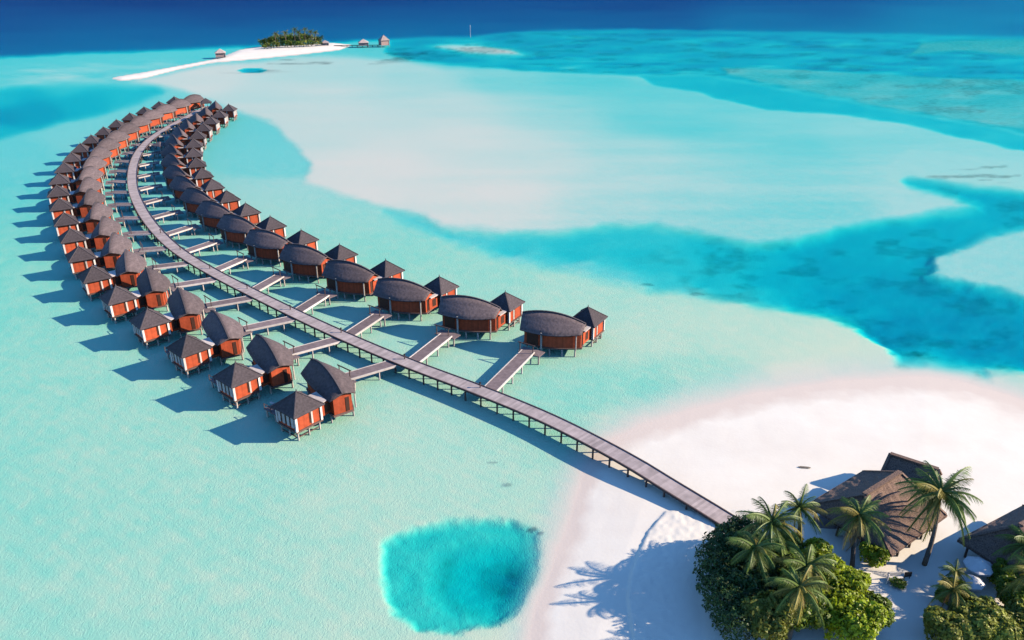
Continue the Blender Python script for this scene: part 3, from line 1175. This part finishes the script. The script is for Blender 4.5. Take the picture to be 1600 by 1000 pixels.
# ------------------------------------------------------------------ foliage
def leaf_cloud(name, n, ell, size, mt, seed, flat=0.0, holes=.35, floor_=None):
    """leaf-sized faces through the volume of several overlapping lobes"""
    g = np.random.default_rng(seed)
    V = []
    Fc = []
    tot = sum(e[3] * e[4] for e in ell)
    o = 0
    for cx, cy, cz, rx, ry, rz_ in ell:
        k = int(n * rx * ry / tot)
        d = g.normal(size=(k, 3))
        d /= np.linalg.norm(d, axis=1)[:, None]
        d[:, 2] = np.where(d[:, 2] < -.45, -d[:, 2], d[:, 2])
        # bumpy outline made of clumps
        cl = fbm(d[:, 0] * 3.2 + seed, d[:, 1] * 3.2 + d[:, 2] * 2.6, seed % 97, 3)
        keep = cl > -holes
        d = d[keep]
        cl = cl[keep]
        k = len(d)
        rr = (1 - .30 * g.random(k) ** 2.0) * (1 + .38 * cl)
        c = d * rr[:, None] * np.array([rx, ry, rz_]) + np.array([cx, cy, cz])
        nrm = d * .85 + g.normal(size=(k, 3)) * .58 + np.array([0, 0, .35])
        nrm /= np.linalg.norm(nrm, axis=1)[:, None]
        t = np.cross(nrm, g.normal(size=(k, 3)))
        t /= np.linalg.norm(t, axis=1)[:, None]
        b = np.cross(nrm, t)
        s = size * (.6 + .8 * g.random(k))[:, None]
        q = np.stack([c - t * s, c - b * s * .5 + nrm * s * .12, c + t * s, c + b * s * .5 + nrm * s * .12], 1)
        if floor_ is not None:
            q[:, :, 2] = np.maximum(q[:, :, 2], floor_)
        V.append(q.reshape(-1, 3))
        Fc.append(np.arange(k * 4).reshape(-1, 4) + o)
        o += k * 4
    V = np.concatenate(V)
    Fc = np.concatenate(Fc)
    me = bpy.data.meshes.new(name)
    me.vertices.add(len(V))
    me.vertices.foreach_set('co', V.astype(np.float32).ravel())
    me.loops.add(Fc.size)
    me.loops.foreach_set('vertex_index', Fc.astype(np.int32).ravel())
    me.polygons.add(len(Fc))
    me.polygons.foreach_set('loop_start', np.arange(len(Fc), dtype=np.int32) * 4)
    me.update(calc_edges=True)
    me.materials.append(M[mt])
    return me


def lobes(r, h, seed, k=7):
    g = random.Random(seed)
    out = [(0, 0, h * .50, r * .72, r * .72, h * .46)]
    for i in range(k):
        a = 2 * math.pi * i / k + g.uniform(-.4, .4)
        q = r * g.uniform(.45, .72)
        rr = r * g.uniform(.30, .46)
        out.append((q * math.cos(a), q * math.sin(a), h * g.uniform(.42, .78), rr, rr, h * g.uniform(.20, .30)))
    return out


def broad_tree(name, label, cat, x, y, r, h, mt, seed, n=5200, size=.26, group=None, holes=.3):
    z = ground_z(x, y)
    t = thing(name, label, cat, (x, y, z), random.uniform(0, 6), group)
    link('crown', leaf_cloud('crown', n, lobes(r, h, seed), size, mt, seed, holes=holes, floor_=.05), t)
    m = MB()
    m.tube([(0, 0, -.4), (.1, 0, h * .25), (.15, .1, h * .55)], [.28, .2, .1], 7)
    for k in range(5):
        a = k * 1.26 + seed
        m.tube([(.1, 0, h * .2), (r * .35 * math.cos(a), r * .35 * math.sin(a), h * .45), (r * .6 * math.cos(a), r * .6 * math.sin(a), h * .62)], [.12, .08, .03], 5)
    link('trunk', m.mesh('trunk', M['bark']), t)
    return t


def frond_mesh(name, length, droop, rise, mt, seed, nl=32, hang=.7):
    g = random.Random(seed)
    m = MB()
    pts = []
    for i in range(nl + 1):
        t = i / nl
        x = length * (t - .12 * t * t * droop)
        z = rise * length * t - droop * length * .62 * t * t
        pts.append(Vector((x, 0, z)))
    m.tube(pts[::3] + [pts[-1]], [.055 - .045 * k / (len(pts[::3])) for k in range(len(pts[::3]) + 1)], 4)
    for i in range(2, nl + 1):
        t = i / nl
        ll = length * .27 * (math.sin(math.pi * min(1, .12 + t * .86)) ** .6)
        d = (pts[i] - pts[i - 1]).normalized()
        for s in (-1, 1):
            out = Vector((0, s, 0)) * .8 + d * (.45 + .4 * t) + Vector((0, 0, -hang * (.5 + g.random() * .8)))
            out.normalize()
            q = pts[i] + out * ll * g.uniform(.8, 1.1)
            mid = pts[i] * .55 + q * .45 + Vector((0, 0, ll * .07))
            w = d * (length * .0085)
            o = len(m.v)
            m.v += [tuple(pts[i] - w * .6), tuple(pts[i] + w * .6), tuple(mid + w), tuple(q - Vector((0, 0, ll * .12))), tuple(mid - w)]
            m.f += [(o, o + 1, o + 2, o + 4), (o + 4, o + 2, o + 3)]
    return m.mesh(name, M[mt])


FR = {k: [frond_mesh('frond', 1.0, dr, ri, k, sd) for sd, (dr, ri) in enumerate(((.9, .75), (1.0, .45), (1.15, .2), (1.3, -.05)))]
      for k in ('frond', 'frond_y', 'frond_dry')}


def palm(label, bx, by, cx, cy, h, L, seed, n=20, yellow=.2, dry=2, group='coconut palms on the near beach', straight_up=0):
    g = random.Random(seed)
    z = ground_z(bx, by)
    t = thing('coconut_palm', label, 'palm tree', (bx, by, z), 0, group)
    m = MB()
    N_ = 9
    pts = []
    for i in range(N_ + 1):
        k = i / N_
        pts.append((cx * k ** 1.5 + .25 * math.sin(k * 3.1) * (1 if seed % 2 else -1), cy * k ** 1.5, h * k - (.4 if i == 0 else 0)))
    m.tube(pts, [.30 * (1 - .5 * i / N_) for i in range(N_ + 1)], 8)
    link('trunk', m.mesh('trunk', M['bark'], True), t)
    top = Vector(pts[-1])
    for i in range(n):
        kind = 'frond_y' if g.random() < yellow else 'frond'
        lev = i / n
        if i >= n - dry:
            kind = 'frond_dry'
        v = min(3, int(lev * 4))
        o = link('frond', FR[kind][v], t)
        s = L * g.uniform(.85, 1.08) * (.8 if lev < .15 else 1)
        o.location = top
        tilt = (-.75 + lev * 1.05) * .75 + g.uniform(-.12, .12)
        if i >= n - dry:
            tilt = 1.0
        if i < straight_up:
            tilt = -.8
        o.rotation_euler = (g.uniform(-.25, .25), tilt * .75, i * 2.399 + g.uniform(-.2, .2))
        o.scale = (s, s, s)
    for k in range(5):
        a = k * 1.25
        nut = MB()
        c = top + Vector((.22 * math.cos(a), .22 * math.sin(a), -.22))
        nut.tube([c + Vector((0, 0, .16)), c + Vector((0, 0, .07)), c, c - Vector((0, 0, .1)), c - Vector((0, 0, .16))], [.03, .11, .14, .1, .03], 6)
        link('coconut', nut.mesh('coconut', M['frond_y'], True), t)
    return t


# ------------------------------------------------------------------ the near beach: buildings
def prism_roof(name_, corners, ridge, ez, rz_, th, mt, overhang_gable=0.0):
    """four eave corners (W, N, E, S) and two ridge ends; hip or gable by where the ridge ends stand"""
    W_, N__, E_, S_ = [Vector((c[0], c[1], ez)) for c in corners]
    a = Vector((ridge[0][0], ridge[0][1], rz_))
    b = Vector((ridge[1][0], ridge[1][1], rz_))
    m = MB()
    d = Vector((0, 0, -th))
    nrow = 10

    def face(p0, p1, q1, q0):
        # subdivided slope with a shaggy thatch surface
        o = len(m.v)
        nc = 16
        for i in range(nrow + 1):
            for j in range(nc + 1):
                s, t = i / nrow, j / nc
                p = (p0.lerp(p1, t)).lerp(q0.lerp(q1, t), s)
                if 0 < i < nrow and 0 < j < nc:
                    p = p + Vector((random.uniform(-.06, .06), random.uniform(-.06, .06), random.uniform(-.07, .07) - .18 * math.sin(math.pi * s) * .6))
                elif i == 0 and 0 < j < nc:
                    p = p + Vector((0, 0, random.uniform(-.16, .05)))
                m.v.append(tuple(p))
        for i in range(nrow):
            for j in range(nc):
                k = o + i * (nc + 1) + j
                m.f.append((k, k + 1, k + nc + 2, k + nc + 1))

    face(N__, W_, a, b)
    face(S_, E_, b, a)
    face(W_, S_, a, a)
    face(E_, N__, b, b)
    for p, q in ((W_, S_), (S_, E_), (E_, N__), (N__, W_)):
        m.add([p, q, q + d, p + d], [(3, 2, 1, 0)])
    m.add([W_ + d, N__ + d, E_ + d, S_ + d], [(0, 1, 2, 3)])
    return m.mesh(name_, M[mt])


def hall(name, label, W_, e1, L1, e2, L2, ez, rz_, inset, gz, posts=True, rise_ridge='long'):
    e1 = np.array(e1)
    e2 = np.array(e2)
    W_ = np.array(W_, float)
    c = W_ + e1 * L1 / 2 + e2 * L2 / 2
    t = thing(name, label, 'building', (c[0], c[1], gz), 0)
    w = W_ - c
    cs = [w, w + e1 * L1, w + e1 * L1 + e2 * L2, w + e2 * L2]
    a = w + e2 * L2 / 2 + e1 * inset
    b = w + e2 * L2 / 2 + e1 * (L1 - inset)
    rf = link('roof', prism_roof('roof', cs, (a, b), ez - gz, rz_ - gz, .3, 'thatch'), t)
    link('ridge_cap', MB().bar((a[0], a[1], rz_ - gz + .05), (b[0], b[1], rz_ - gz + .05), .6, .25).mesh('ridge_cap', M['thatch']), rf)
    for k in range(4):
        ends = a if k in (0, 3) else b
        link('hip_cap', MB().bar((cs[k][0] * .98, cs[k][1] * .98, ez - gz + .06), (ends[0], ends[1], rz_ - gz + .06), .35, .16).mesh('hip_cap', M['thatch']), rf)
    for i in range(5):
        for j in range(4):
            if i in (0, 4) or j in (0, 3):
                q = w + e1 * (.9 + (L1 - 1.8) * i / 4) + e2 * (.9 + (L2 - 1.8) * j / 3)
                link('post', MB().tube([(q[0], q[1], -.5), (q[0], q[1], ez - gz - .3)], [.15, .13], 7).mesh('post', M['bark']), t)
    q0 = w + e1 * 2.6 + e2 * 2.6
    iw, ih = L1 - 5.2, L2 - 5.2
    m = MB()
    z0, z1 = -.2, ez - gz - .32
    P4 = [q0, q0 + e1 * iw, q0 + e1 * iw + e2 * ih, q0 + e2 * ih]
    m.v = [(p[0], p[1], z0) for p in P4] + [(p[0], p[1], z1) for p in P4]
    m.f = [(0, 1, 2, 3), (7, 6, 5, 4), (0, 4, 5, 1), (1, 5, 6, 2), (2, 6, 7, 3), (3, 7, 4, 0)]
    link('inner_wall', m.mesh('inner_wall', M['dark_opening']), t)
    m = MB()
    P4 = [w + e1 * .5 + e2 * .5, w + e1 * (L1 - .5) + e2 * .5, w + e1 * (L1 - .5) + e2 * (L2 - .5), w + e1 * .5 + e2 * (L2 - .5)]
    m.v = [(p[0], p[1], -.4) for p in P4] + [(p[0], p[1], .12) for p in P4]
    m.f = [(0, 1, 2, 3), (7, 6, 5, 4), (0, 4, 5, 1), (1, 5, 6, 2), (2, 6, 7, 3), (3, 7, 4, 0)]
    link('floor', m.mesh('floor', M['deck']), t)
    return t


ANX = G(1387, 708, 5.3) + np.array((.60, .80)) * 2.5
E1, E2 = (.81, .586), (.586, -.81)
hall('thatched_hall', 'large brown thatched hall behind the round shrub at the end of the walkway', (36.0, 79.4), E1, 12.0, E2, 11.2, 3.5, 7.4, 2.2, .8)
hall('thatched_annex', 'thatched roof with a sharp ridge end standing behind the large hall', ANX, (.80, -.60), 6.4, (-.60, -.80), 5.0, 3.2, 5.3, 0.3, .8)
hall('thatched_bar', 'brown thatched roof cut by the right edge beside the white parasols', (51.4, 73.2), (.87, .49), 13.0, (.49, -.87), 8.5, 3.3, 6.9, 3.6, .8)

# ------------------------------------------------------------------ the near beach: plants
gb_ = 'leafy trees and shrubs on the near beach'
# tall clipped hedge that closes the planting towards the sea
z = ground_z(24, 70)
hd = thing('hedge', 'tall dark clipped hedge curving round the beach side of the planting', 'hedge', (0, 0, z))
el = []
for hx, hy, r_ in ((22.6, 60.0, 2.1), (22.3, 62.5, 2.2), (22.2, 65.0, 2.3), (22.5, 67.5, 2.3), (23.1, 70.0, 2.3), (24.3, 72.2, 2.2), (26.0, 73.6, 2.1), (27.8, 74.2, 1.8)):
    el.append((hx, hy, 2.3, r_, r_, 2.5))
link('foliage', leaf_cloud('foliage', 15000, el, .17, 'leaf_dark', 5, holes=.9, floor_=.02), hd)  # hedge's shaded side painted by its dark leaf colour
m = MB()
for hx, hy, r_ in ((22.4, 61.5, 1), (22.3, 65, 1), (22.8, 68.5, 1), (24.3, 72, 1), (27, 73.8, 1)):
    m.tube([(hx, hy, -.4), (hx, hy, 2.4)], [.12, .06], 6)
link('stems', m.mesh('stems', M['bark']), hd)

for a in ((26.6, 69.6, 3.3, 5.4, 'leaf_dark', 11, 'dark green tree just inside the clipped hedge'),  # dark leaves left, lime right: fall of the sun put into leaf colour
          (25.8, 64.6, 3.4, 5.2, 'leaf_dark', 12, 'dark green shrub at the bottom edge inside the hedge'),
          (29.6, 66.6, 3.3, 5.6, 'leaf', 13, 'mid green tree in the middle of the planting'),
          (33.2, 68.3, 3.2, 4.6, 'leaf_lime', 14, 'lime green tree on the upper right of the planting facing the hall'),
          (33.9, 64.6, 3.3, 4.8, 'leaf_lime', 15, 'bright lime green tree at the right side of the planting'),
          (29.8, 62.3, 3.2, 5.4, 'leaf', 16, 'mid green tree at the bottom edge of the planting'),
          (34.0, 60.9, 3.2, 5.0, 'leaf_lime', 17, 'lime green tree at the bottom right corner of the planting'),
          (36.2, 66.4, 2.6, 3.6, 'leaf_lime', 21, 'small lime green tree at the tip of the planting by the sandy path'),
          (31.2, 71.2, 2.3, 3.8, 'leaf', 22, 'mid green shrub under the slim palm left of the hall'),
          (37.0, 62.6, 2.4, 3.8, 'leaf', 23, 'mid green shrub at the lower right end of the planting by the path'),
          (26.0, 60.8, 3.0, 5.2, 'leaf_olive', 20, 'olive green shrub cut by the bottom edge left of the planting')):
    broad_tree('broadleaf_tree', a[6], 'tree', a[0], a[1], a[2], a[3], a[4], a[5], 9000, .22, gb_)
broad_tree('round_shrub', 'small round lime green shrub in front of the thatched hall', 'shrub', 41.2, 71.4, 1.7, 2.9, 'leaf_lime', 18, 2600, .17)
broad_tree('low_shrub', 'low flat green bush by the white bench', 'shrub', 42.9, 68.3, .95, .6, 'leaf', 19, 700, .12)
B31, B32, B33, B34, B35 = G(1485, 938, 1.6), G(1478, 990, 2.4), G(1545, 985, 2.6), G(1585, 935, 2.4), G(1612, 880, 2.4)
B36, B37 = G(1600, 985, 2.4), G(1568, 905, 2.0)
for a in ((B31[0], B31[1], 1.7, 2.6, 'leaf', 31, 'round green bush beside the white parasols'),
          (B32[0], B32[1], 2.7, 3.8, 'leaf_olive', 32, 'olive green bush at the bottom edge near the sandy path'),
          (B33[0], B33[1], 2.9, 4.2, 'leaf_olive', 33, 'olive green tree in the bottom right corner'),
          (B34[0], B34[1], 2.3, 3.6, 'leaf', 34, 'dark green tree below the thatched roof at the right edge'),
          (B35[0], B35[1], 2.4, 4.0, 'leaf', 35, 'green tree cut by the right edge beside the thatched roof'),
          (B36[0], B36[1], 2.6, 3.8, 'leaf_olive', 37, 'olive green tree cut by the lower right edge of the picture'),
          (B37[0], B37[1], 2.0, 3.0, 'leaf', 38, 'small green tree between the parasols and the right edge'),
          (45.6, 60.2, 2.4, 3.4, 'leaf_olive', 36, 'low olive bush cut by the bottom edge beside the path')):
    broad_tree('broadleaf_tree', a[6], 'tree', a[0], a[1], a[2], a[3], a[4], a[5], 8000, .21, gb_)

palm('large coconut palm leaning over the sand between the two thatched roofs', 47.3, 71.6, .9, 1.9, 8.4, 5.0, 1, 36, .15, 1)
palm('coconut palm with a hanging dry frond before the thatched hall', 39.0, 71.4, -.2, .6, 6.6, 3.7, 2, 24, .2, 3)
palm('slim upright palm left of the thatched hall', 32.6, 72.6, -.2, .4, 6.9, 3.2, 3, 20, .1, 1, straight_up=4)
palm('palm with arching fronds at the foot of the walkway', 28.8, 69.6, -.4, .4, 7.0, 4.2, 4, 26, .2, 1)
palm('palm with yellow fronds rising from the middle of the planting', 30.0, 63.8, .3, .3, 6.4, 4.0, 5, 24, .35, 2)
palm('green palm inside the dark clipped hedge', 26.0, 66.3, -.3, .2, 6.5, 3.6, 6, 22, .3, 1)
palm('palm with golden fronds near the bottom edge of the planting', 28.2, 60.6, .3, .3, 6.6, 3.8, 7, 24, .35, 2)
palm('short yellow palm beside the sandy path at the bottom', 46.0, 63.0, -.4, .4, 4.0, 2.6, 8, 20, .5, 1)
palm('short bushy palm near the white parasols', 48.0, 66.9, .0, .3, 2.9, 1.9, 9, 20, .1, 0)
palm('palm beside the right edge below the thatched roof', 56.6, 68.4, -.3, .4, 5.2, 3.6, 10, 24, .2, 1)
palm('golden palm in the bottom right corner', 54.3, 64.0, -.2, .2, 5.4, 3.3, 11, 22, .4, 2)

# ------------------------------------------------------------------ the near beach: small things
def parasol(label, x, y, r, h):
    z = ground_z(x, y)
    t = thing('parasol', label, 'parasol', (x, y, z), .3, 'white parasols on the near beach')
    m = MB()
    n = 8
    m.v = [(0, 0, h)] + [(r * math.cos(2 * math.pi * k / n), r * math.sin(2 * math.pi * k / n), h - .75) for k in range(n)]
    m.v += [(v[0], v[1], v[2] - .22) for v in m.v[1:]]
    m.f = [(0, 1 + k, 1 + (k + 1) % n) for k in range(n)] + [(1 + k, 9 + k, 9 + (k + 1) % n, 1 + (k + 1) % n) for k in range(n)]
    cn = link('canopy', m.mesh('canopy', M['canvas']), t)
    for k in range(n):
        a = 2 * math.pi * k / n
        link('rib', MB().bar((0, 0, h - .1), (r * .97 * math.cos(a), r * .97 * math.sin(a), h - .85), .04, .04).mesh('rib', M['beam']), cn)
    link('pole', MB().tube([(0, 0, -.3), (0, 0, h + .1)], [.035, .03], 6).mesh('pole', M['white']), t)
    link('base', MB().box(-.3, .3, -.3, .3, 0, .12).mesh('base', M['white']), t)


q1, q2 = G(1530, 882, 3.2), G(1520, 906, 2.7)
parasol('round white parasol under the edge of the right thatched roof', q1[0], q1[1], 1.6, 2.8)
parasol('white parasol nearer the bushes, lower of the two', q2[0], q2[1], 1.3, 2.2)
z = ground_z(42.2, 69.0)
b = thing('bench', 'small white bench on the sand in front of the thatched hall', 'bench', (42.9, 69.1, z), R(8))
link('seat', MB().box(-.75, .75, -.25, .25, .40, .48).mesh('seat', M['white']), b)
link('backrest', MB().box(-.75, .75, .22, .28, .55, .95).mesh('backrest', M['white']), b)
for x in (-.65, .65):
    link('leg', MB().box(x - .05, x + .05, -.22, .28, -.1, .40).mesh('leg', M['white']), b)
s = thing('sign_board', 'small black board on the sand right of the white bench', 'sign', (44.3, 69.3, ground_z(44.3, 69.3)), R(5))
link('board', MB().box(-.4, .4, -.05, .05, .35, 1.0).mesh('board', M['black']), s)
for x in (-.32, .32):
    link('post', MB().box(x - .04, x + .04, .05, .1, -.2, .95).mesh('post', M['beam']), s)
s = thing('marker_post', 'short white post left of the white bench', 'post', (41.7, 68.6, ground_z(41.7, 68.6)), 0)
link('shaft', MB().tube([(0, 0, -.3), (0, 0, 1.2)], [.09, .08], 8).mesh('shaft', M['white']), s)
link('cap', MB().tube([(0, 0, 1.2), (0, 0, 1.26), (0, 0, 1.34)], [.13, .13, .03], 8).mesh('cap', M['white']), s)
# a boat-like plank lying on the open sand
p = G(1257, 729, .85)
pl = thing('beached_board', 'thin grey board lying on the open sand left of the annex roof', 'board', (p[0], p[1], ground_z(*p)), R(-8))
link('hull', MB().add([(-.9, 0, .1), (-.5, -.22, .08), (.6, -.22, .08), (.9, 0, .1), (.6, .22, .08), (-.5, .22, .08), (0, 0, .02)],
                      [(0, 1, 2, 3, 4, 5), (1, 0, 6), (2, 1, 6), (3, 2, 6), (4, 3, 6), (5, 4, 6), (0, 5, 6)]).mesh('hull', M['rock']), pl)

# ------------------------------------------------------------------ far islet
spots = []
g = random.Random(3)
for i in range(30):
    px_ = 412 + 86 * (i % 15) / 14 + g.uniform(-3, 3)
    py_ = (76.5 if i >= 15 else 72.5) - (px_ - 410) * .055 + g.uniform(-.6, .6)
    spots.append((px_, py_))
LT = {mt: [leaf_cloud('crown', 420, lobes(1.0, 1.6, 50 + k, 5), .12, mt, 60 + k) for k in range(2)] for mt in ('leaf', 'leaf_olive', 'leaf_dark')}
trk = MB().tube([(0, 0, -.2), (0, 0, .8)], [.09, .05], 6).mesh('trunk', M['bark'])
kinds = ['leaf', 'leaf_olive', 'leaf_dark']
knm = {'leaf': 'mid green', 'leaf_olive': 'olive', 'leaf_dark': 'dark green'}
for i, (px_, py_) in enumerate(spots):
    p = G(px_, py_, 1)
    mt = kinds[i % 3]
    row = 'front' if i >= 15 else 'back'
    t = thing('islet_tree', '%s tree, %s from the left in the %s line on the far islet' % (knm[mt], ORD[i % 15], row), 'tree',
              (p[0], p[1], max(.4, ground_z(*p))), g.uniform(0, 6), 'trees on the far islet')
    edge = 1 - abs((px_ - 457) / 60) ** 2
    s = g.uniform(3.6, 4.6) * (.6 + .5 * edge) * (1.0 if i < 15 else .75)
    for nm_, mm in (('crown', LT[mt][i % 2]), ('trunk', trk)):
        o = link(nm_, mm, t)
        o.scale = (s, s, s * (1.3 if i < 15 else 1.05))
        if nm_ == 'crown':
            o.location.z = -.22 * s
for i, px_ in enumerate((432, 447, 462, 470, 478, 488, 494)):
    p = G(px_, 74 - (px_ - 410) * .05, 1)
    palm('%s tall palm from the left above the trees of the far islet' % ORD[i], p[0], p[1], g.uniform(-1, 1), 0, 9.6 + g.uniform(0, 2.6) - abs(px_ - 464) * .06, 3.6, 40 + i, 13, .2, 1,
         'palms on the far islet')


def far_hut(label, px_, py_, z, half, hh, rise, rz_):
    p = G(px_, py_, max(z, 0))
    return shelter('far_hut', label, p[0], p[1], z, rz_, half, hh, 'hut_roof', rise, False, 'hut_wall')


far_hut('small pale hut on the beach left of the far islet trees', 345, 88.5, 1.0, 3.0, 2.6, 2.6, .3)
far_hut('low pale hut on the sand at the right end of the far islet trees', 508, 71, .9, 2.6, 2.0, 1.8, .2)
far_hut('pale hut on stilts at the middle of the far pier', 568, 70.5, 1.4, 3.4, 2.0, 2.4, .2)
far_hut('taller pale hut on stilts at the end of the far pier', 600, 70.0, 1.4, 3.0, 3.4, 3.6, .5)
a = G(522, 71, 1.2)
b = G(594, 70.2, 1.2)
pr = thing('pier', 'low dark pier from the far islet to the two stilted huts', 'pier', (a[0], a[1], 1.2), math.atan2(b[1] - a[1], b[0] - a[0]))
Lp = float(np.hypot(*(b - a)))
link('boards', MB().box(0, Lp, -1.2, 1.2, -.25, .05).mesh('boards', M['beam']), pr)
pp = MB().tube([(0, 0, -2.5), (0, 0, -.25)], [.16, .16], 6).mesh('pile', M['beam'])
for k in range(9):
    for s in (-1, 1):
        link('pile', pp, pr, ((k + .5) * Lp / 9, s * 1.0, 0))
p = G(735, 58, 0)
mk = thing('channel_marker', 'thin pale marker pole standing in the water on the far reef edge', 'marker', (p[0], p[1], 0))
link('pole', MB().tube([(0, 0, -3), (0, 0, 9)], [.16, .12], 7).mesh('pole', M['white']), mk)
link('topmark', MB().tube([(0, 0, 8.4), (0, 0, 9.4)], [.28, .1], 7).mesh('topmark', M['white']), mk)
